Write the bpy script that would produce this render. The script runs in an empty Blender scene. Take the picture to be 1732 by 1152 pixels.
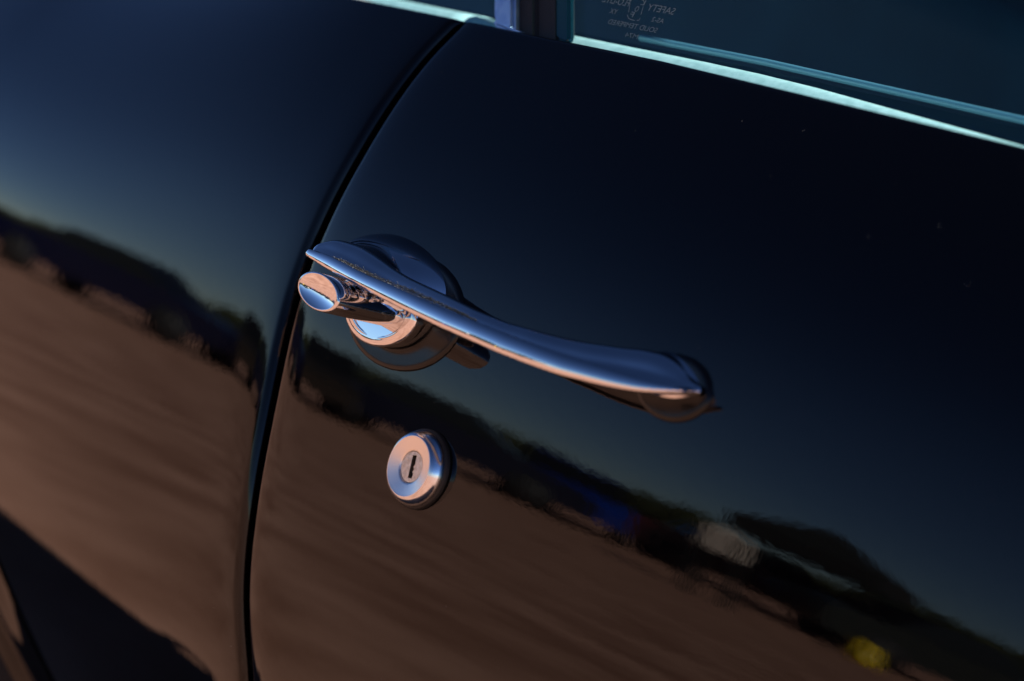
import bpy, bmesh, math, random
import numpy as np
from mathutils import Vector, Matrix
random.seed(7); rng = np.random.default_rng(7)
sc = bpy.context.scene
rad = math.radians

# ------------------------------------------------------------------ camera
ZL = 0.72                                   # height of the lock above the ground (m)
AZ, PITCH, ROLL, FPX, PW, PH = rad(47), rad(5), rad(15.5), 3400.0, 1732, 1152
sa, ca = math.sin(AZ), math.cos(AZ)
FW = np.array([-sa*math.cos(PITCH), ca*math.cos(PITCH), -math.sin(PITCH)])
r0 = np.array([ca, sa, 0.0]); u0 = np.cross(r0, FW)
CR = r0*math.cos(ROLL)+u0*math.sin(ROLL); CU = u0*math.cos(ROLL)-r0*math.sin(ROLL)
def ray(px, py):
    d = FW+CR*(px-PW/2)/FPX-CU*(py-PH/2)/FPX
    return d/np.linalg.norm(d)
CAM = np.array([0, 0, ZL])-ray(712, 795)*0.607
cam = bpy.data.cameras.new("camera"); camo = bpy.data.objects.new("camera", cam)
sc.collection.objects.link(camo); sc.camera = camo
m = Matrix(((CR[0], CU[0], -FW[0]), (CR[1], CU[1], -FW[1]), (CR[2], CU[2], -FW[2])))
camo.matrix_world = Matrix.Translation(Vector(CAM)) @ m.to_4x4()
cam.sensor_width = 36; cam.lens = 36*FPX/PW; cam.clip_start = 0.02; cam.clip_end = 2000
cam.dof.use_dof = True; cam.dof.focus_distance = 0.625; cam.dof.aperture_fstop = 8.0

# ------------------------------------------------------------------ world, sun
SUN = Vector((0.78, 0.23, 0.60)).normalized()
el = math.asin(SUN.z); azn = math.atan2(SUN.x, SUN.y)
w = bpy.data.worlds.new("World"); sc.world = w; w.use_nodes = True
nt = w.node_tree; sky = nt.nodes.new("ShaderNodeTexSky"); sky.sky_type = 'NISHITA'
sky.sun_disc = False; sky.sun_elevation = el; sky.sun_rotation = azn
sky.air_density = 1.0; sky.dust_density = 0.1; sky.ozone_density = 2.0; sky.altitude = 3000
gmm = nt.nodes.new("ShaderNodeGamma"); gmm.inputs[1].default_value = 1.45     # deep, polarised-looking clear sky
scl = nt.nodes.new("ShaderNodeVectorMath"); scl.operation = 'MULTIPLY'; scl.inputs[1].default_value = (.182, .174, .178)
nt.links.new(sky.outputs[0], gmm.inputs[0]); nt.links.new(gmm.outputs[0], scl.inputs[0]); nt.links.new(scl.outputs[0], nt.nodes["Background"].inputs[0]); nt.nodes["Background"].inputs[1].default_value = 0.13
sl = bpy.data.lights.new("sun", 'SUN'); sl.energy = 5.0; sl.angle = rad(0.5); sl.color = (1, .96, .9)
so = bpy.data.objects.new("sun", sl); sc.collection.objects.link(so)
so.rotation_euler = SUN.to_track_quat('Z', 'Y').to_euler()
sc.view_settings.view_transform = 'Standard'; sc.view_settings.look = 'None'
sc.view_settings.gamma = 1; sc.view_settings.exposure = 1.0
sc.cycles.max_bounces = 14; sc.cycles.glossy_bounces = 8; sc.cycles.transparent_max_bounces = 12
sc.cycles.sample_clamp_indirect = 6

# ------------------------------------------------------------------ helpers
COL = sc.collection
def mat(name, base, rough=.5, metal=0., ior=1.5, bump=None, aniso=0., noise=None):
    mt = bpy.data.materials.new(name); mt.use_nodes = True; n = mt.node_tree.nodes; l = mt.node_tree.links
    p = n["Principled BSDF"]; p.inputs["Base Color"].default_value = (*base, 1)
    p.inputs["Roughness"].default_value = rough; p.inputs["Metallic"].default_value = metal; p.inputs["IOR"].default_value = ior
    p.inputs["Anisotropic"].default_value = aniso
    tc = n.new("ShaderNodeTexCoord")
    if noise:
        c2, scale, detail = noise
        t = n.new("ShaderNodeTexNoise"); t.inputs["Scale"].default_value = scale; t.inputs["Detail"].default_value = detail
        l.new(tc.outputs["Object"], t.inputs["Vector"])
        r = n.new("ShaderNodeValToRGB"); r.color_ramp.elements[0].position = .36; r.color_ramp.elements[1].position = .66
        r.color_ramp.elements[0].color = (*base, 1); r.color_ramp.elements[1].color = (*c2, 1)
        l.new(t.outputs["Fac"], r.inputs[0]); l.new(r.outputs[0], p.inputs["Base Color"])
    if bump:
        prev = None
        for scale, dist in bump:
            t = n.new("ShaderNodeTexNoise"); t.inputs["Scale"].default_value = scale; t.inputs["Detail"].default_value = 1
            l.new(tc.outputs["Object"], t.inputs["Vector"])
            b = n.new("ShaderNodeBump"); b.inputs["Strength"].default_value = 1; b.inputs["Distance"].default_value = dist
            l.new(t.outputs["Fac"], b.inputs["Height"])
            if prev: l.new(prev.outputs[0], b.inputs["Normal"])
            prev = b
        l.new(prev.outputs[0], p.inputs["Normal"])
    return mt
def mesh(name, V, Fc, material, parent=None, smooth=True, normals=None):
    me = bpy.data.meshes.new(name)
    me.from_pydata([tuple(map(float, v)) for v in V], [], [tuple(map(int, f)) for f in Fc])
    me.update()
    if smooth: me.polygons.foreach_set("use_smooth", [True]*len(me.polygons))
    if material: me.materials.append(material)
    if normals is not None: me.normals_split_custom_set_from_vertices([tuple(x) for x in normals])
    o = bpy.data.objects.new(name, me); COL.objects.link(o)
    if parent:
        o.parent = parent
        par = parent
        wm = Matrix.Identity(4)
        while par: wm = par.matrix_basis @ wm; par = par.parent
        o.matrix_basis = wm.inverted()
    return o
def tag(o, **k):
    for a, b in k.items(): o[a] = b
    return o
def grid(P, flip=False):
    P = np.asarray(P); a, b = P.shape[:2]; V = P.reshape(-1, 3); Fc = []
    for i in range(a-1):
        for j in range(b-1):
            q = (i*b+j, i*b+j+1, (i+1)*b+j+1, (i+1)*b+j)
            Fc.append(q[::-1] if flip else q)
    return V, Fc
def fixn(o):
    bm = bmesh.new(); bm.from_mesh(o.data); bmesh.ops.recalc_face_normals(bm, faces=bm.faces); bm.to_mesh(o.data); bm.free()
    return o

# the door skin: a barrel profile in height, gently bowed along the car
Z0 = ZL-0.0165
_t = np.linspace(-.7, .4, 4401)
def _s(x): x = np.clip(x, 0, 1); return x*x*(3-2*x)
_k = 4.6*(1-_s((_t+.012)/.02))+1.75*_s((_t+.012)/.02)*(1-_s((_t-.06)/.03))+4.4*_s((_t-.06)/.03)
_k = _k*_s((_t+.24)/.05)                      # no further curl low on the door
_th = np.cumsum(_k)*(_t[1]-_t[0]); _th -= np.interp(0, _t, _th)-.051
_y = np.cumsum(np.tan(_th))*(_t[1]-_t[0]); _y -= np.interp(0, _t, _y)
def prof(t): return np.interp(t, _t, _y)
def thz(z): return float(np.interp(z-Z0, _t, _th))
TH = thz(ZL+.1365)
def B(x, z):
    x = np.asarray(x, float); t = np.asarray(z)-Z0
    hip = 1.7*_s((-x-.13)/.26)*np.minimum(np.maximum(t-.035, 0), .13)**2     # the rear haunch rolls in more towards its top
    return prof(t)+x**2/12.+hip
def hit(px, py, o=0.0):
    d = ray(px, py); t = .5
    for _ in range(40):
        p = CAM+d*t; t -= float(p[1]-(B(p[0], p[2])-o))/d[1]*.7
    return CAM+d*t
def hity(px, py, y, slope=0.0, z0=0.0):       # plane y = y + slope*(z-z0)
    d = ray(px, py); t = (y+slope*(CAM[2]-z0)-CAM[1])/(d[1]-slope*d[2])
    return CAM+d*t

# ------------------------------------------------------------------ materials
M = {}
M['paint'] = mat('black_car_paint', (.0010, .0010, .0014), .020, ior=1.39, bump=[(260, .0000080), (900, .0000030), (30, .000012)])
M['chrome'] = mat('polished_chrome', (.76, .76, .78), .022, 1., bump=[(90, .000004)])
M['chrome2'] = mat('weathered_chrome', (.72, .74, .78), .16, 1., bump=[(700, .00001)])
M['brushed'] = mat('turned_bright_metal', (.80, .79, .78), .36, 1., bump=[(1500, .000004)])
M['post'] = mat('pitted_window_post_metal', (.55, .62, .80), .30, 1., bump=[(500, .00003), (120, .00012)], noise=((.92, .94, 1.0), 160, 3))
M['rubber'] = mat('black_rubber', (.004, .004, .004), .6, bump=[(900, .0001)])
M['dark'] = mat('dark_gap_lining', (.003, .003, .003), .9)
M['dirt'] = mat('grey_dust', (.45, .43, .40), .9)
M['sill'] = mat('pale_aqua_sill', (.80, .86, .84), .5, noise=((.62, .72, .70), 300, 3))
M['trim'] = mat('dark_teal_door_trim', (.012, .03, .04), .55)
M['vinyl'] = mat('dark_blue_vinyl', (.004, .020, .030), .5, noise=((.012, .055, .08), 7, 2), bump=[(400, .0002)])
M['rail'] = mat('blue_painted_rail', (.16, .32, .42), .3)
M['tyre'] = mat('tyre_rubber', (.02, .02, .02), .7)

def glass_mat(name, tint):
    g = bpy.data.materials.new(name); g.use_nodes = True; n = g.node_tree.nodes; l = g.node_tree.links; n.clear()
    o = n.new("ShaderNodeOutputMaterial"); tr = n.new("ShaderNodeBsdfTransparent"); tr.inputs[0].default_value = (*tint, 1)
    gl = n.new("ShaderNodeBsdfGlossy"); gl.inputs["Roughness"].default_value = .01; fr = n.new("ShaderNodeFresnel"); fr.inputs[0].default_value = 1.45
    mx = n.new("ShaderNodeMixShader"); ge = n.new("ShaderNodeNewGeometry"); iv = n.new("ShaderNodeMix"); iv.inputs[2].default_value = 1.45; iv.inputs[3].default_value = 1/1.45
    l.new(ge.outputs["Backfacing"], iv.inputs[0]); l.new(iv.outputs[0], fr.inputs[0])
    l.new(fr.outputs[0], mx.inputs[0]); l.new(tr.outputs[0], mx.inputs[1]); l.new(gl.outputs[0], mx.inputs[2])
    l.new(mx.outputs[0], o.inputs[0]); return g
M['glass'] = glass_mat('teal_tinted_glass', (.70, .91, .94))
M['glass_edge'] = mat('glass_cut_edge', (.008, .05, .065), .15)

# ground: reddish brown paving, mottled
gm = bpy.data.materials.new('brown_paving'); gm.use_nodes = True; n = gm.node_tree.nodes; l = gm.node_tree.links; p = n["Principled BSDF"]
p.inputs["Roughness"].default_value = .85; tc = n.new("ShaderNodeTexCoord")
t1 = n.new("ShaderNodeTexNoise"); t1.inputs["Scale"].default_value = 2.2; t1.inputs["Detail"].default_value = 6
t2 = n.new("ShaderNodeTexNoise"); t2.inputs["Scale"].default_value = 60; t2.inputs["Detail"].default_value = 4
l.new(tc.outputs["Object"], t1.inputs["Vector"]); l.new(tc.outputs["Object"], t2.inputs["Vector"])
mx = n.new("ShaderNodeMath"); mx.operation = 'MULTIPLY_ADD'; mx.inputs[1].default_value = .3; l.new(t2.outputs[0], mx.inputs[0]); l.new(t1.outputs[0], mx.inputs[2])
rp = n.new("ShaderNodeValToRGB"); rp.color_ramp.elements[0].position = .5; rp.color_ramp.elements[1].position = .82
rp.color_ramp.elements[0].color = (.38, .176, .108, 1); rp.color_ramp.elements[1].color = (.62, .325, .22, 1)
l.new(mx.outputs[0], rp.inputs[0]); l.new(rp.outputs[0], p.inputs["Base Color"])
g = mesh('ground', [(-400, -400, 0), (400, -400, 0), (400, 400, 0), (-400, 400, 0)], [(0, 1, 2, 3)], gm, smooth=False); tag(g, kind='structure')

# ------------------------------------------------------------------ the car
car = bpy.data.objects.new('car', None); COL.objects.link(car); car.location = (0, .8, 0)
tag(car, label='glossy black classic car seen close at the chrome handle and lock of its door', category='car')

GAPPX = [(764, 47), (745, 61), (716, 92), (681, 135), (640, 195), (600, 262), (570, 315), (543, 370), (515, 435), (491, 506), (475, 570), (458, 650), (446, 710), (433, 775), (421, 850), (411, 925), (406, 1006), (408, 1060), (411, 1103), (416, 1152)]
gp = np.array([hit(*a) for a in GAPPX])
gz = gp[::-1, 2]; gx = gp[::-1, 0]
ZB = ZL+0.1365                                 # belt line height
def xgap(z):
    z = np.asarray(z, float)
    v = np.interp(z, gz, gx)
    lo = gx[0]+(z-gz[0])*(-.1)*-1
    return np.where(z < gz[0], lo, v)
# smooth the sampled gap curve
zz = np.linspace(ZL-.42, ZB+.004, 400); xx = xgap(zz); k = np.hanning(21); k /= k.sum()
xs = np.convolve(np.pad(xx, 10, mode='reflect', reflect_type='odd'), k, 'valid')
def xgap(z): return np.interp(z, zz, xs)

def drop(x): return .021*max(0., min(x, .6)-.01)**1.0
def profile_rows(zlo, zbelt, step, rr=.0030, dz_in=.02):
    """rows (z, y offset from B at z) going up the skin and over the rolled belt edge"""
    rows = [(z, 0., z) for z in np.arange(zlo, zbelt, step)]
    y0 = 0.; th0 = TH
    cz, cy = zbelt-rr*math.sin(th0), rr*math.cos(th0)      # centre of the roll, relative to the skin at zbelt
    for a in np.linspace(th0, rad(175), 14):
        rows.append((cz+rr*math.sin(a), cy-rr*math.cos(a), zbelt))
    rows.append((cz-dz_in, rows[-1][1]+.001, zbelt))
    return rows
def panel(sign, xfar, zlo, half, wmax=None):
    """one body skin starting at the door gap and running to xfar (sign +1 door, -1 quarter)"""
    rf = .0032
    ds = [(0., .022), (0., .012)]+[(rf-rf*math.sin(a), rf-rf*math.cos(a)) for a in np.linspace(math.pi/2, 0, 9)]
    d = rf; st = .0008
    L = abs(xfar)
    while d < L+.2:
        d += st; st = min(st*1.12, .004 if d < .5 else .05); ds.append((d, 0.))
    rows = profile_rows(zlo, ZB, .0025)
    P = np.zeros((len(rows), len(ds), 3))
    for i, (z, yo, zr) in enumerate(rows):
        xg = float(xgap(min(zr, ZB)))+sign*half
        for j, (d, dy) in enumerate(ds):
            x = xg+sign*d
            soft = .0011*math.exp(-d/.006)
            y = float(B(x, zr))+yo+dy+soft
            P[i, j] = (x, y, z-drop(x)*max(0., min(1., (zr-ZB+.07)/.07))**1.5)
    return P
P = panel(1, .9, ZL-.42, .0020)
door = mesh('door', *grid(P), M['paint'], car)
tag(door)
Q = panel(-1, -1.4, ZL-.42, .0020)
V, Fc = grid(Q, True)
# wheel opening cut in the quarter panel
a1, a2 = hit(0, 1000), hit(72, 1152)
WR = .365; WCZ = .35
WCX = a1[0]-math.sqrt(max(WR**2-(a1[2]-WCZ)**2, .01)); 
r2 = (V[:, 0]-WCX)**2+(V[:, 2]-WCZ)**2
Fc = [f for f in Fc if not all(r2[i] < WR*WR for i in f)]
quarter = mesh('quarter_panel', V, Fc, M['paint'], car)
# rolled lip round the wheel opening
lipsec = [(-.012, -.001), (-.004, -.0025), (0, -.004), (.004, -.003), (.007, 0.001), (.012, .001), (.016, -.002), (.020, 0.), (.022, .006), (.022, .03)]
LP = []
for a in np.linspace(rad(-25), rad(205), 140):
    row = []
    for dr, dy in lipsec:
        x = WCX+(WR-dr)*math.cos(a); z = WCZ+(WR-dr)*math.sin(a)
        xr = WCX+(WR)*math.cos(a); zr = WCZ+(WR)*math.sin(a)
        row.append((x, float(B(x if dr < 0 else xr, z if dr < 0 else zr))+dy, z))
    LP.append(row)
fixn(mesh('wheel_arch_lip', *grid(LP), M['paint'], quarter))
# door gap lining
zs = np.linspace(ZL-.4, ZB-.004, 90)
V, Fc = grid([[(xgap(z)-.012, B(xgap(z), z)+.017, z), (xgap(z)+.012, B(xgap(z), z)+.017, z), (xgap(z)+.012, B(xgap(z), z)+.03, z)] for z in zs])
mesh('door_gap_lining', V, Fc, M['dark'], car)

# rest of the body, coarse: far side, decks, floor, rockers (throws the car's shadow on the ground)
def box(name, x0, x1, y0, y1, z0, z1, material, parent, bev=.01):
    bm = bmesh.new(); bmesh.ops.create_cube(bm, size=1)
    for v in bm.verts: v.co = ((x0+x1)/2+v.co.x*(x1-x0), (y0+y1)/2+v.co.y*(y1-y0), (z0+z1)/2+v.co.z*(z1-z0))
    bmesh.ops.bevel(bm, geom=bm.edges[:], offset=bev, segments=3, affect='EDGES', profile=.7)
    me = bpy.data.meshes.new(name); bm.to_mesh(me); bm.free()
    me.polygons.foreach_set("use_smooth", [True]*len(me.polygons)); me.materials.append(material)
    o = bpy.data.objects.new(name, me); COL.objects.link(o)
    if parent:
        o.parent = parent; wm = Matrix.Identity(4); par = parent
        while par: wm = par.matrix_basis @ wm; par = par.parent
        o.matrix_basis = wm.inverted()
    return o
box('floor_pan', -1.5, 2.4, .14, 1.5, .26, .33, M['dark'], car)
fs = [[(x, 1.68-float(B(0, z)), z) for x in np.linspace(-1.6, 2.6, 30)] for z in np.linspace(ZL-.42, ZB, 40)]
fixn(mesh('far_side_panel', *grid(fs), M['paint'], car))
hood = [[(x, y, ZB-.004+.05*math.sin(math.pi*(y-.06)/1.56)) for x in np.linspace(.95, 2.6, 20)] for y in np.linspace(.07, 1.6, 24)]
fixn(mesh('bonnet', *grid(hood), M['paint'], car))
deck = [[(x, y, ZB-.004+.05*math.sin(math.pi*(y-.06)/1.56)) for x in np.linspace(-1.6, -.5, 16)] for y in np.linspace(.11, 1.6, 24)]
fixn(mesh('rear_deck', *grid(deck), M['paint'], car))
# wheel in the opening
def lathe(prof_, N=64, ax=1.0, az=1.0):
    P = [[(r*ax*math.cos(2*math.pi*k/N), -o, r*az*math.sin(2*math.pi*k/N)) for k in range(N+1)] for r, o in prof_]
    V, Fc = grid(P); return V, Fc
wh = mesh('wheel', *lathe([(.2, -.08), (.2, .0), (.185, .02), (.12, .0), (.05, .03), (.0, .032)]), M['dark'], car)
ty = mesh('tyre', *lathe([(.2, -.15), (.3, -.16), (.325, -.14), (.33, -.1), (.325, -.02), (.3, .0), (.2, .0)]), M['tyre'], wh)
wh.matrix_basis = wh.matrix_basis @ Matrix.Translation((WCX, .2, WCZ-.02))
ty.matrix_basis = Matrix.Identity(4)
box('inner_wheel_housing', WCX-.4, WCX+.42, .36, .40, .1, .8, M['dark'], car)

box('housing_sun_block_front', WCX+.41, WCX+.45, .13, .6, .3, .845, M['dark'], car)  # unseen, added to block sun coming through cabin and wheel opening
box('housing_sun_block_top', WCX-.42, WCX+.44, .13, .40, .73, .76, M['dark'], car)  # also added, keeps sun off the shaded ground by the wheel

# ------------------------------------------------------------------ door handle as an implicit surface
def pts(L): return np.array([hit(x, y, o) for x, y, o in L])
bead = pts([(519, 427, .028), (560, 447, .0285), (600, 468, .029), (650, 492, .029), (700, 516, .029), (750, 539, .0285), (800, 560, .0275), (850, 581, .026), (900, 600, .024), (950, 618, .0215), (1000, 632, .0185), (1040, 643, .0155), (1080, 652, .0125), (1118, 657.5, .0105), (1154, 661, .0090)])
brad = np.array([1.0, 1.7, 2.2, 2.6, 2.8, 2.9, 3.0, 3.1, 3.1, 3.0, 2.7, 2.4, 2.0, 1.4, .7])*1e-3
ridge = pts([(523, 423, .026), (560, 419, .0225), (600, 439, .0205), (650, 468, .0200), (700, 494, .0200), (750, 518, .0200), (800, 544, .0200), (850, 565, .0185), (900, 581, .0165), (950, 597, .0135), (1000, 610, .0105), (1040, 618, .0075), (1080, 623, .0050), (1112, 627, .0035), (1138, 637, .0030), (1160, 653, .0030)])
rrad = np.array([.6, 1.8, 2.6, 2.9, 3.2, 3.3, 3.4, 3.5, 3.8, 4.3, 4.9, 5.3, 5.5, 4.8, 3.3, 1.2])*1e-3
def reinterp(P, R):
    o = np.argsort(P[:, 0]); return P[o], R[o]
bead, brad = reinterp(bead, brad); ridge, rrad = reinterp(ridge, rrad)
XA, XB = bead[0, 0]-.0006, bead[-1, 0]+.0012
xg_ = np.linspace(XA-.01, XB+.02, 500)
def sm(v, n=25):
    k = np.hanning(n); k /= k.sum(); return np.convolve(np.pad(v, n//2, mode='reflect', reflect_type='odd'), k, 'valid')
def tab(P, col): return sm(np.interp(xg_, P[:, 0], P[:, col]))
T = dict(by=tab(bead, 1), bz=tab(bead, 2), br=sm(np.interp(xg_, bead[:, 0], brad)), ry=tab(ridge, 1), rz=tab(ridge, 2), rr=sm(np.interp(xg_, ridge[:, 0], rrad)))
def smin(a, b, k):
    h = np.maximum(k-np.abs(a-b), 0)/k; return np.minimum(a, b)-h*h*k*.25
PX, PZ = -.038, ZL+.0437
_f = hit(1126, 647); FX, FZ = float(_f[0]), float(_f[2])
def col(x, o, z, cx, cz, a0, b0, a1, b1, h, rnd):
    t = np.clip(o/h, 0, 1); t = t*t*(3-2*t)*.5+t*.5
    a = a0+(a1-a0)*t; b = b0+(b1-b0)*t
    q = np.sqrt(((x-cx)/a)**2+((z-cz)/b)**2)
    d = (q-1)*np.minimum(a, b)*.8
    return -smin(-d, -(o-h), rnd)
def bar(x, y, z):
    g_ = lambda n_: np.interp(x, xg_, T[n_])
    by, bz, br, ry, rz, rr = (g_(k_) for k_ in ('by', 'bz', 'br', 'ry', 'rz', 'rr'))
    dz_ = z-bz+br*.16
    db = -smin(-(np.hypot((y-by-.14*dz_)/.38, dz_)-br*1.12)*.7, (z-bz+br*.90), .0008)
    # web from the rear top of the bead up to the ridge
    ay, az_ = by+br*.9, bz-br*.35
    vy, vz = ry-ay, rz-az_; L2 = vy*vy+vz*vz+1e-12
    h = np.clip(((y-ay)*vy+(z-az_)*vz)/L2, 0, 1)
    dw = np.hypot(y-ay-vy*h, z-az_-vz*h)-(br*.25*(1-h)**2+rr*h*h*.8)
    zw = z-rz; dw = smin(dw, (np.hypot((y-ry-.22*zw)/.85, zw)-rr)*.8, .0006)
    d = smin(db, dw, .0003)
    e = np.maximum(XA-x, x-XB)
    return -smin(-d, -e, .0022)
def hsdf(x, y, z):
    o = B(x, z)-y
    d = bar(x, y, z)
    up = np.clip((z-PZ+.002)/.006, 0, 1)
    pod = col(x, o, z, PX-.001, PZ-.002, .0172, .0114, .0185, .0126, .0068, .002)
    # upper shoulder of the pod flows up into the bar
    sh = np.sqrt(((x-(PX-.006)+(z-PZ-.009)*.55)/.0275)**2+((o+.010)/.0285)**2+((z-(PZ+.0085))/.0125)**2)
    sh = (sh-1)*.0125
    pod = smin(pod, sh, .003)
    d = smin(d, pod, .0075)
    ft = col(x, o, z, FX, FZ+.0016, .0130, .0066, .0100, .0042, .0026, .0030)
    d = smin(d, ft, .003)
    return d
def nets(f, lo, hi, h):
    xs_ = [np.arange(a, b, h) for a, b in zip(lo, hi)]
    X, Y, Z = np.meshgrid(*xs_, indexing='ij'); D = f(X, Y, Z); S = D < 0
    acc = np.zeros(tuple(s-1 for s in D.shape)+(3,)); cnt = np.zeros(tuple(s-1 for s in D.shape))
    n_ = D.shape; edges = []
    for ax in range(3):
        sl0 = [slice(None)]*3; sl1 = [slice(None)]*3; sl0[ax] = slice(0, -1); sl1[ax] = slice(1, None)
        d0, d1 = D[tuple(sl0)], D[tuple(sl1)]; cr = (d0 < 0) != (d1 < 0); I = np.argwhere(cr)
        t = (d0[cr]/(d0[cr]-d1[cr]))
        p_ = np.array(lo)+I*h; p_[:, ax] += t*h
        oth = [a for a in range(3) if a != ax]
        for da in (0, 1):
            for db_ in (0, 1):
                J = I.copy(); J[:, oth[0]] -= da; J[:, oth[1]] -= db_
                ok = np.all(J >= 0, 1) & np.all(J < np.array(n_)-1, 1)
                np.add.at(acc, tuple(J[ok].T), p_[ok]); np.add.at(cnt, tuple(J[ok].T), 1)
        edges.append((ax, I, d0[cr] < 0))
    idx = -np.ones(cnt.shape, int); A = cnt > 0; idx[A] = np.arange(A.sum()); V = acc[A]/cnt[A][:, None]
    Fc = []
    for ax, I, ins in edges:
        o1, o2 = [(1, 2), (2, 0), (0, 1)][ax]
        ok = (I[:, o1] > 0) & (I[:, o2] > 0) & (I[:, o1] < n_[o1]-1) & (I[:, o2] < n_[o2]-1)
        I = I[ok]; ins = ins[ok]; q = []
        for s1, s2 in ((0, 0), (1, 0), (1, 1), (0, 1)):
            J = I.copy(); J[:, o1] -= s1; J[:, o2] -= s2; q.append(idx[tuple(J.T)])
        q = np.array(q).T; q[~ins] = q[~ins][:, ::-1]; Fc.append(q)
    Fc = np.vstack(Fc)
    def grad(V):
        e = 2e-5; G = np.zeros_like(V)
        for a in range(3):
            d_ = np.zeros(3); d_[a] = e; G[:, a] = (f(*(V+d_).T)-f(*(V-d_).T))/(2*e)
        return G
    for _ in range(4):
        G = grad(V); d_ = f(*V.T); V = V-G*(np.clip(d_, -h, h)/np.maximum((G**2).sum(1), .05))[:, None]*.9
    G = grad(V); G /= np.linalg.norm(G, axis=1)[:, None]+1e-12
    return V, Fc, G
y_of = lambda a: a
lo = (XA-.004, -.030, ZL+.015); hi = (.104, .022, ZL+.072)
hs = lambda x, y, z: np.maximum(hsdf(x, y, z), (y-(B(x, z)+.002)))
V, Fc, G = nets(hs, lo, hi, .00055)
handle = mesh('door_handle', V, Fc, M['chrome'], door, normals=G)
M['pad'] = mat('black_reflection_pad', (.002, .002, .002), .22, ior=1.4, bump=[(600, .00002)])  # added black pads stand in for the handle's dark reflection in the paint
_p = hit(1141, 656)
for cx, cz, a_, b_ in ((PX+.0035, PZ-.0015, .0285, .0186), (float(_p[0]), float(_p[2]), .0138, .0094)):  # the left one also covers part of the mirrored push button
    gs = lambda x, y, z: -smin(-(np.sqrt(((x-cx)/a_)**2+((z-cz)/b_)**2)-1)*b_*.85, -(np.abs(B(x, z)-y)-.0011), .0016)
    V, Fc, G = nets(gs, (cx-a_-.002, -.03, cz-b_-.002), (cx+a_+.002, .03, cz+b_+.002), .0006)
    mesh('dark_reflection_pad', V, Fc, M['pad'], door, normals=G)

# push button and its cup
def axis_obj(name, prof_, material, parent, c, tilt_up=0., yaw=0., ax=1., az=1., rollb=0., N=96, jit=None):
    V, Fc = lathe(prof_, N, ax, az)
    Mx = Matrix.Translation(Vector(c)) @ Matrix.Rotation(yaw, 4, 'Z') @ Matrix.Rotation(-tilt_up, 4, 'X') @ Matrix.Rotation(rollb, 4, 'Y')
    V = [Mx @ Vector(v) for v in V]
    o = mesh(name, V, Fc, material, parent); fixn(o); return o
def arc(cr_, co, r, a0, a1, n_): return [(cr_+r*math.cos(a), co+r*math.sin(a)) for a in np.linspace(a0, a1, n_)]
bc = hit(537, 493, .034)
b0_ = float(B(bc[0], bc[2]))
# outline in units of the half height .0058; elliptical: 1.72 wide
BR = .0057
pb = [(BR*.97, -.034), (BR, -.010)]+arc(BR-.0006, -.0006, .0006, 0, math.pi*.5, 8)+[(BR-.0008, -.0001)]
pb += [(r, -.00012-.0011*(1-(r/(BR-.0008))**2)) for r in np.linspace(BR-.0010, 0, 14)]
btn = axis_obj('push_button', pb, M['chrome'], door, (bc[0], bc[1], bc[2]), rad(2), 0, 1.95, .97, rad(5))
cupc = (PX, float(B(PX, PZ))-.0078, PZ-.002)
pc = [(.0108, -.004)]+arc(.0090, -.0015, .0019, 0, math.pi*.62, 12)+[(r, .0000-.0040*(1-((r-.0060)/.0024)**2) if r > .006 else -.0045) for r in np.linspace(.0082, .006, 12)]+[(.0055, -.009)]
cup = axis_obj('button_cup', pc, M['chrome'], door, cupc, rad(2), 0, 1.64, 1.08)

# dust caught along the groove behind the bead
def grains(name, P_, size, material, parent):
    V, Fc = [], []
    for q in P_:
        s_ = size*random.uniform(.4, 1.3); b_ = len(V)
        for dx, dy, dz in ((1, 0, 0), (0, 1, 0), (-1, 0, 0), (0, -1, 0), (0, 0, 1), (0, 0, -1)):
            V.append((q[0]+dx*s_*random.uniform(.6, 1.4), q[1]+dy*s_, q[2]+dz*s_*random.uniform(.6, 1.2)))
        for a, b, c in ((0, 1, 4), (1, 2, 4), (2, 3, 4), (3, 0, 4), (1, 0, 5), (2, 1, 5), (3, 2, 5), (0, 3, 5)): Fc.append((b_+a, b_+b, b_+c))
    o = mesh(name, V, Fc, material, parent, smooth=False); o['kind'] = 'stuff'; return o
def groove_points(n_, span, hz):
    u = rng.random(n_); x = XA+.008+u*span; f_ = np.sin(math.pi*np.minimum(1, u*1.02+.02))**.7
    by, bz, br = (np.interp(x, xg_, T[k_]) for k_ in ('by', 'bz', 'br'))
    y = by+br*(.35+2.0*rng.random(n_)); z = bz+br*.85+(rng.random(n_)*hz-.0002)*f_
    Pn = np.stack([x, y, z], 1)
    for _ in range(8):
        G = np.zeros_like(Pn); e_ = 2e-5
        for a in (1, 2):
            d_ = np.zeros(3); d_[a] = e_; G[:, a] = (hsdf(*(Pn+d_).T)-hsdf(*(Pn-d_).T))/(2*e_)
        Pn = Pn-G*(np.clip(hsdf(*Pn.T), -.0006, .0006)/np.maximum((G**2).sum(1), .2))[:, None]*.8
    ok = (np.abs(hsdf(*Pn.T)) < .0001) & (Pn[:, 2] > bz+br*.70) & (Pn[:, 2] < bz+br*.85+hz*f_)
    return [tuple(q) for q in Pn[ok]]
M['grime'] = mat('black_grime', (.0015, .0015, .0015), .85)
grains('groove_grime', groove_points(9000, .072, .0013), .00017, M['grime'], door)
grains('groove_dust', [(a, b-.0001, c+.0001) for a, b, c in groove_points(420, .060, .0020)], .00006, M['dirt'], door)
sp = []
for _ in range(170):
    x = random.uniform(-.09, .25); z = ZL+random.uniform(-.1, .13); sp.append((x, float(B(x, z)), z))
grains('paint_dust', sp, .00006, M['dirt'], door)

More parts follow.
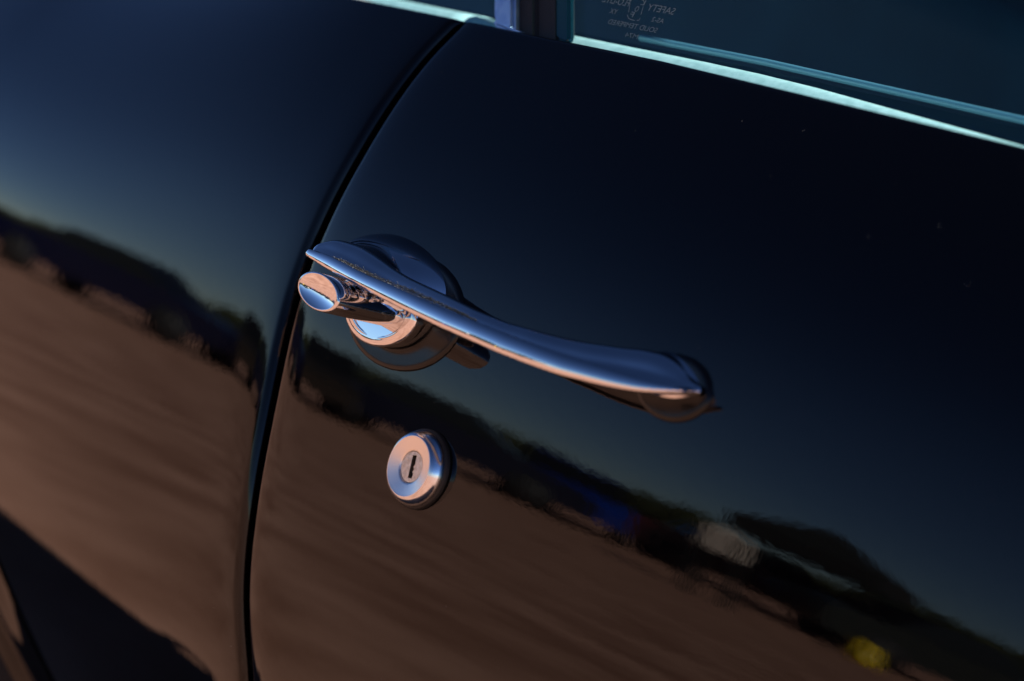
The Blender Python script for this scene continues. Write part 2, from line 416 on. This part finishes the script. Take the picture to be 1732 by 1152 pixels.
# ------------------------------------------------------------------ lock
lc = hit(713, 794, 0); tl = thz(lc[2])
lpos = (lc[0], lc[1]+.0005, lc[2])
pg = [(.0124, -.001), (.0124, .0014), (.0120, .0019), (.0100, .0020)]
axis_obj('lock_gasket', pg, M['rubber'], door, lpos, tl)
pl = [(.0112, .001), (.0114, .0030)]+arc(.0094, .0052, .0021, rad(-50), rad(58), 12)[:]
pl = [(.0110, .0005), (.01155, .0014), (.0117, .0021), (.0116, .0029), (.0113, .0038), (.0109, .0046), (.0104, .0053), (.0099, .0058), (.0094, .0060)]
axis_obj('lock_rim', pl, M['chrome2'], door, lpos, tl)
pf = [(.0094, .0060), (.00925, .00608), (.0091, .0060)]+[(r, .0060-(.0091-r)*.26) for r in np.linspace(.0088, .0051, 8)]+[(.00485, .0047), (.0048, .003)]
axis_obj('lock_face', pf, M['brushed'], door, lpos, tl)
M['cyl'] = mat('worn_lock_cylinder', (.70, .68, .63), .36, 1., bump=[(1300, .00004)], noise=((.50, .47, .41), 900, 4))
bm = bmesh.new()
ring = [bm.verts.new((.0047*math.cos(a), .0, .0047*math.sin(a))) for a in np.linspace(0, 2*math.pi, 49)[:-1]]
kw = [(-.0009, .0036), (.0009, .0037), (.0009, .0008), (.0004, .0002), (.0009, -.0006), (.0003, -.0013), (.0009, -.0019), (.0006, -.0034), (-.0011, -.0033)]
kl = math.radians(-11)
kv = [bm.verts.new((.0004+x*math.cos(kl)+z*math.sin(kl), 0, z*math.cos(kl)-x*math.sin(kl))) for x, z in kw]
e = [bm.edges.new((ring[i], ring[(i+1) % 48])) for i in range(48)]+[bm.edges.new((kv[i], kv[(i+1) % len(kv)])) for i in range(len(kv))]
bmesh.ops.triangle_fill(bm, edges=e, use_beauty=True)
for L_, back in ((kv, .003), (ring, .002)):
    nv = [bm.verts.new((v.co.x, back, v.co.z)) for v in L_]
    for i in range(len(L_)): bm.faces.new((L_[i], L_[(i+1) % len(L_)], nv[(i+1) % len(L_)], nv[i]))
Mx = Matrix.Translation(Vector(lpos)) @ Matrix.Rotation(-tl, 4, 'X') @ Matrix.Translation((0, -.0046, 0))
bm.transform(Mx); me = bpy.data.meshes.new('key_cylinder'); bm.to_mesh(me); bm.free(); me.materials.append(M['cyl'])
kc = bpy.data.objects.new('key_cylinder', me); COL.objects.link(kc); kc.parent = door; kc.matrix_basis = (car.matrix_basis @ door.matrix_basis).inverted()
kb = axis_obj('keyway', [(.0046, .0026), (0, .0026)], M['dark'], door, lpos, tl)

# ------------------------------------------------------------------ window: glass, post, seals, inner sill
YG, SG = float(B(0, ZL+.1365))+.013, .30                                  # glass plane at the belt and its lean
def strip(name, sec, x0, x1, material, parent, n_=40, closed=True, cap=True, xf=None):
    """sweep a (y, z) section along the car"""
    P = [[(x, y, z-drop(x)-(.034*max(0., x-.04) if 'sill' in name else 0.)) for (y, z) in (sec+[sec[0]] if closed else sec)] for x in np.linspace(x0, x1, n_)]
    V, Fc = grid(P)
    if closed and cap:
        k_ = len(sec)+1; Fc.append(tuple(range(k_-1))); Fc.append(tuple((n_-1)*k_+i for i in range(k_-1))[::-1])
    return fixn(mesh(name, V, Fc, material, parent))
def slab(name, pxs, y, depth, material, parent, lean=SG, bev=.0012):
    A_ = [hity(a, b, y, lean, ZB) for a, b in pxs]; bm = bmesh.new()
    f = bm.faces.new([bm.verts.new(Vector(q)) for q in A_])
    r_ = bmesh.ops.extrude_face_region(bm, geom=[f])
    for v in r_['geom']:
        if isinstance(v, bmesh.types.BMVert): v.co.y += depth
    bmesh.ops.recalc_face_normals(bm, faces=bm.faces)
    if bev: bmesh.ops.bevel(bm, geom=bm.edges[:], offset=bev, segments=3, affect='EDGES', clamp_overlap=True)
    me = bpy.data.meshes.new(name); bm.to_mesh(me); bm.free(); me.materials.append(material)
    o = bpy.data.objects.new(name, me); COL.objects.link(o); o.parent = parent
    wm = Matrix.Identity(4); par = parent
    while par: wm = par.matrix_basis @ wm; par = par.parent
    o.matrix_basis = wm.inverted(); return o
zb = ZB
win = slab('door_window', [(955, 62), (952, 72), (962, 82), (1400, 182), (2300, 400), (2300, -900), (962, -900), (952, -500)], YG, .004, M['glass'], door, bev=0)
slab('glass_edge', [(936, 60), (945, 68), (957, 72), (962, 66), (962, -900), (945, -900)], YG-.001, .003, M['glass_edge'], door)
qw = slab('quarter_window', [(834, 60), (760, 44), (600, -6), (-100, -320), (-100, -900), (834, -900)], YG+.002, .004, M['glass'], quarter, bev=0)
slab('window_post', [(832, 30), (838, 44), (868, 52), (868, -900), (846, -900), (838, -400)], YG-.006, .012, M['post'], door)
slab('post_foot', [(829, 33), (838, 49), (868, 62), (905, 76), (955, 88), (905, 64), (872, 51), (850, 40)], YG-.0075, .01, M['post'], door)
slab('window_channel', [(866, 50), (872, 64), (905, 74), (905, -900), (870, -900)], YG-.003, .02, M['rubber'], door)
slab('window_channel', [(903, 60), (908, 74), (940, 84), (944, 70), (944, -900), (908, -900)], YG-.0015, .005, M['rubber'], door)
# pale sloped sill just inside the glass, sunlit
strip('window_sill', [(YG+.011, zb-.004), (YG+.013, zb+.0010), (YG+.017, zb+.0055), (YG+.020, zb+.0068), (YG+.03, zb+.0068), (YG+.03, zb-.004)], -.118, .8, M['sill'], door)
strip('quarter_sill', [(YG+.014, zb-.004), (YG+.016, zb+.002), (YG+.020, zb+.0062), (YG+.025, zb+.0076), (YG+.034, zb+.0076), (YG+.034, zb-.004)], -.6, -.118, M['sill'], quarter)
# dark inner trim and rail with a rounded end
yr = YG+.034
e1 = hity(1085, 66, yr, 0, 0); e2 = hity(1725, 196, yr, 0, 0)
strip('inner_door_trim', [(yr+.001, zb-.08), (yr+.001, e1[2]-.002), (yr+.03, e1[2]-.002), (yr+.03, zb-.08)], -.2, .8, M['trim'], door)
rs = [(yr+.0018*math.cos(a), e1[2]+.0003+.0012*math.sin(a)) for a in np.linspace(0, 2*math.pi, 17)[:-1]]
rail = strip('garnish_rail', rs, e1[0], .8, M['rail'], door, n_=60)
# interior and hard top (closes the cabin, so the glass looks into the dark)
def sweepx(name, sec, x0, x1, material, n_=12):
    return fixn(mesh(name, *grid([[(x, y, z) for y, z in sec] for x in np.linspace(x0, x1, n_)]), material, car))
roofsec = [(.252+1.09*u, 1.30+.06*math.sin(math.pi*u)) for u in np.linspace(0, 1, 24)]
roofsec = roofsec+[(y, z-.03) for y, z in roofsec[::-1]]+[roofsec[0]]
sweepx('roof', roofsec, -.95, 1.0, M['paint'])
box('rear_pillar', -1.0, -.62, 1.30, 1.36, .80, 1.31, M['vinyl'], car)
box('rear_bulkhead', -1.0, -.94, .27, 1.34, .40, 1.31, M['vinyl'], car)
box('far_side_trim', -.95, .2, 1.32, 1.40, .40, 1.28, M['vinyl'], car)
box('seat_back', -.62, -.42, .20, 1.30, .45, 1.02, M['vinyl'], car, .04)
box('seat_cushion', -.42, .15, .24, 1.40, .40, .55, M['vinyl'], car, .04)

# safety marking etched in the glass, read from inside (so mirrored from here)
M['etch'] = mat('etched_lettering', (.15, .25, .27), .8)
def text(s_, px, py, w_px, h_mm, name='etched_lettering'):
    cu = bpy.data.curves.new(name, 'FONT'); cu.body = s_; cu.align_x = 'LEFT'; cu.size = 1
    tmp = bpy.data.objects.new(name, cu); COL.objects.link(tmp); bpy.context.view_layer.update()
    me = bpy.data.meshes.new_from_object(tmp); bpy.data.objects.remove(tmp)
    co = np.zeros(len(me.vertices)*3); me.vertices.foreach_get('co', co); co = co.reshape(-1, 3)
    wd, hh = co[:, 0].max()-co[:, 0].min(), .7
    a = hity(px, py, YG-.0004, SG, ZB); b = hity(px+w_px, py+w_px*.2, YG-.0004, SG, ZB); W_ = b[0]-a[0]
    out = []
    for x, y, _ in co:
        X = a[0]+W_*(1-(x-co[:, 0].min())/wd)          # mirrored
        Zh = (y/hh)*h_mm*.001
        Z_ = a[2]+Zh
        out.append((X, a[1]+SG*Zh, Z_))
    me.vertices.foreach_set('co', np.array(out, float).ravel()); me.update(); me.materials.append(M['etch'])
    o = bpy.data.objects.new(name, me); COL.objects.link(o); o.parent = win
    o.matrix_basis = (car.matrix_basis @ door.matrix_basis @ win.matrix_basis).inverted(); return o
text('SAFETY', 1093, 17, 45, 2.3); text('FLO-LITE', 1018, 3, 44, 2.3)
text('AS-2', 1101, 36, 20, 1.6); text('YX', 1030, 22, 12, 1.7)
text('SOLID TEMPERED', 1027, 40, 82, 1.7); text('M74', 1056, 62, 21, 1.6)
text('L', 1083, 8, 6, 1.8); text('O', 1072, 19, 6, 1.9); text('F', 1064, 28, 6, 1.8)
def stroke(pp, wmm=.22):
    P_ = [hity(a, b, YG-.0004, SG, ZB) for a, b in pp]; V, Fc = [], []
    for q0, q1 in zip(P_[:-1], P_[1:]):
        d_ = q1-q0; nn = np.array([-d_[2], 0, d_[0]]); nn = nn/np.linalg.norm(nn)*wmm*.0005; b_ = len(V)
        V += [q0-nn, q1-nn, q1+nn, q0+nn]; Fc.append((b_, b_+1, b_+2, b_+3))
    mesh('etched_border', V, Fc, M['etch'], win, smooth=False)
stroke([(1066, 6), (1063, 21)]); stroke([(1061, 25), (1063, 31), (1067, 33), (1074, 35)]); stroke([(1077, 35), (1081, 34), (1083, 30)]); stroke([(1084, 25), (1088, 11)]); stroke([(1090, 5), (1088, 0), (1082, -2)])

# ------------------------------------------------------------------ what stands across the lot (seen mirrored in the paint and chrome)
M['leaf'] = mat('olive_foliage', (.035, .045, .012), .7, noise=((.07, .08, .02), 1.2, 3))
M['bark'] = mat('bark', (.06, .045, .03), .9)
def tree(x, y, h, r, label):
    t = bpy.data.objects.new('tree', None); COL.objects.link(t); t.location = (x, y, 0)
    tag(t, label=label, category='tree', group='trees across the lot')
    V, Fc = lathe([(.22, 0), (.16, -h*.3), (.10, -h*.55), (.03, -h*.8)], 10)
    V = [(a+x, c+y, -b) for a, b, c in [(v[0], v[1], v[2]) for v in V]]; V = [(a, b, -c) if False else (a, b, abs(c)) for a, b, c in V]
    mesh('trunk', V, Fc, M['bark'], t)
    n_ = 2600; cl = rng.normal(size=(26, 3)); cl /= np.linalg.norm(cl, axis=1)[:, None]; cl *= rng.uniform(.3, .95, (26, 1)); cl[:, 2] = cl[:, 2]*.95
    ci = rng.integers(0, 26, n_); pos = cl[ci]*np.array([r, r, h*.44])+rng.normal(size=(n_, 3))*np.array([r, r, h*.44])*.17
    pos += np.array([x, y, h*.5]); s_ = rng.uniform(.14, .30, n_)
    A_ = rng.normal(size=(n_, 3)); A_ /= np.linalg.norm(A_, axis=1)[:, None]; Bv = np.cross(A_, rng.normal(size=(n_, 3))); Bv /= np.linalg.norm(Bv, axis=1)[:, None]
    V = np.concatenate([pos-A_*s_[:, None], pos+Bv*s_[:, None]*.6, pos+A_*s_[:, None], pos-Bv*s_[:, None]*.6], 1).reshape(-1, 3)
    mesh('crown', V, np.arange(n_*4).reshape(-1, 4), M['leaf'], t, smooth=False)
def polar(azd, dist): return (-math.sin(rad(-azd))*dist*1.0, -math.cos(rad(azd))*dist)
for i_, a in enumerate(np.arange(-80, -16, 2.6)):
    d_ = random.uniform(58, 66); x, y = polar(a, d_)
    h_ = random.uniform(2.6, 3.6)*(.8 if a < -55 else 1.0)*(1.5 if a > -30 else 1)
    tree(x, y, h_, random.uniform(2.2, 2.9), 'low olive green tree in the row across the lot')
def parked(azd, dist, colr, heading, name, label, kind='car'):
    x, y = polar(azd, dist)
    t = bpy.data.objects.new(name, None); COL.objects.link(t); t.location = (x, y, 0); t.rotation_euler = (0, 0, heading)
    tag(t, label=label, category=kind)
    def part(nm, V, Fc, mt_, smooth=True):
        me = bpy.data.meshes.new(nm); me.from_pydata(V, [], Fc); me.materials.append(mt_)
        o = bpy.data.objects.new(nm, me); COL.objects.link(o); o.parent = t
        b_ = bmesh.new(); b_.from_mesh(me); bmesh.ops.recalc_face_normals(b_, faces=b_.faces); b_.to_mesh(me); b_.free()
        if smooth: me.polygons.foreach_set("use_smooth", [True]*len(me.polygons))
        return o
    side = [(-2.2, .35), (-2.25, .75), (-2.1, .92), (-1.2, .98), (1.1, .98), (2.0, .82), (2.25, .68), (2.2, .35)]
    roof_ = [(-1.25, .99), (-.8, 1.42), (.35, 1.45), (1.05, .99)]
    if kind == 'van': roof_ = [(-2.2, .99), (-2.15, 1.95), (.9, 1.95), (1.6, .99)]
    pm = mat(label.split()[0]+'_vehicle_paint', colr, .25)
    for nm, pr, hw, mt_ in (('body', side, .88, pm), ('cabin', roof_, .72, pm if kind == 'van' else M['glass_dark'])):
        k2 = len(pr); V = [(a, -hw, b) for a, b in pr]+[(a, hw, b) for a, b in pr]
        Fc = [tuple(range(k2)), tuple(range(2*k2-1, k2-1, -1))]+[(i, (i+1) % k2, k2+(i+1) % k2, k2+i) for i in range(k2)]
        part(nm, V, Fc, mt_, False)
    if kind != 'van':
        V = [(a, b, 1.43) for a, b in ((-.82, -.68), (.38, -.68), (.38, .68), (-.82, .68))]; V += [(a, b, 1.47) for a, b, c in V]
        part('roof', V, [(0, 1, 2, 3), (4, 5, 6, 7), (0, 1, 5, 4), (1, 2, 6, 5), (2, 3, 7, 6), (3, 0, 4, 7)], pm, False)
    for wx in (-1.35, 1.35):
        for wy in (-.84, .84):
            V, Fc = lathe([(.0, .1), (.2, .1), (.33, .09), (.33, -.09), (0, -.09)], 20)
            part('wheel', [(a+wx, b+wy, c+.33) for a, b, c in V], Fc, M['tyre'])
M['glass_dark'] = mat('dark_car_glass', (.01, .012, .015), .1)
parked(-42.4, 22, (.006, .04, .30), rad(48), 'parked_car', 'deep blue car parked nose on across the paving')
parked(-61.5, 19, (.006, .008, .035), rad(-30), 'parked_car', 'navy car parked side on at the far end of the row')
parked(-78, 20, (.01, .012, .05), rad(-15), 'parked_car', 'midnight blue car parked farthest along the row')
parked(-53.5, 20, (.03, .025, .02), rad(40), 'parked_car', 'dark brown car parked nose on in the row')
parked(-35.2, 23, (.07, .008, .008), rad(-50), 'parked_car', 'dark red car parked side on beside the canopy tent')
parked(-47.5, 20, (.010, .012, .03), rad(-40), 'parked_car', 'black blue car parked side on behind the bright blue one')
parked(-28.0, 20, (.02, .025, .02), rad(-60), 'parked_car', 'dark green car parked at the near end of the row')
M['yellow'] = mat('yellow_plastic', (.85, .6, .01), .4)
V, Fc = lathe([(0, 0), (.17, 0), (.18, -.03), (.17, .06), (.18, .2), (.16, .22), (.17, .36), (.16, .44), (0, .45)], 24)
x, y = polar(-30.6, 16.5); dr = mesh('drum', [(a+x, c+y, -b) for a, b, c in V], Fc, M['yellow']); tag(dr, label='bright yellow plastic drum standing in front of the parked cars', category='drum')
M['canvas'] = mat('black_canvas', (.012, .014, .012), .8); M['cream'] = mat('cream_canvas', (.75, .66, .55), .8)
def canopy(azd, dist, zt, w_, label, mt_):
    x, y = polar(azd, dist); t = bpy.data.objects.new('canopy_tent', None); COL.objects.link(t); t.location = (x, y, 0); t.rotation_euler = (0, 0, rad(-azd)*-1+.3)
    tag(t, label=label, category='tent')
    h = w_/2; V = [(-h, -h, zt), (h, -h, zt), (h, h, zt), (-h, h, zt), (0, 0, zt+w_*.3), (-h, -h, zt-.35), (h, -h, zt-.35), (h, h, zt-.35), (-h, h, zt-.35)]
    def cp(nm, V, Fc, m2):
        me = bpy.data.meshes.new(nm); me.from_pydata(V, [], Fc); me.materials.append(m2); o = bpy.data.objects.new(nm, me); COL.objects.link(o); o.parent = t
    cp('canopy_roof', V[:5], [(0, 1, 4), (1, 2, 4), (2, 3, 4), (3, 0, 4)], mt_); cp('canopy_valance', V[:4]+V[5:], [(0, 1, 5, 4), (1, 2, 6, 5), (2, 3, 7, 6), (3, 0, 4, 7)], mt_)
    for a in (-1, 1):
        for b in (-1, 1):
            V2, F2 = lathe([(.03, 0), (.03, zt)], 8); cp('leg', [(q[0]+a*h*.97, q[2]+b*h*.97, -q[1]) for q in V2], F2, M['canvas'])
canopy(-33.2, 21, 1.95, 2.1, 'black canopy tent standing beside the dark red car', M['canvas'])
canopy(-36.4, 14, 1.18, .40, 'small cream parasol canopy in front of the black canopy tent', M['cream'])
print('objects', len(bpy.data.objects), 'wc', WCX)
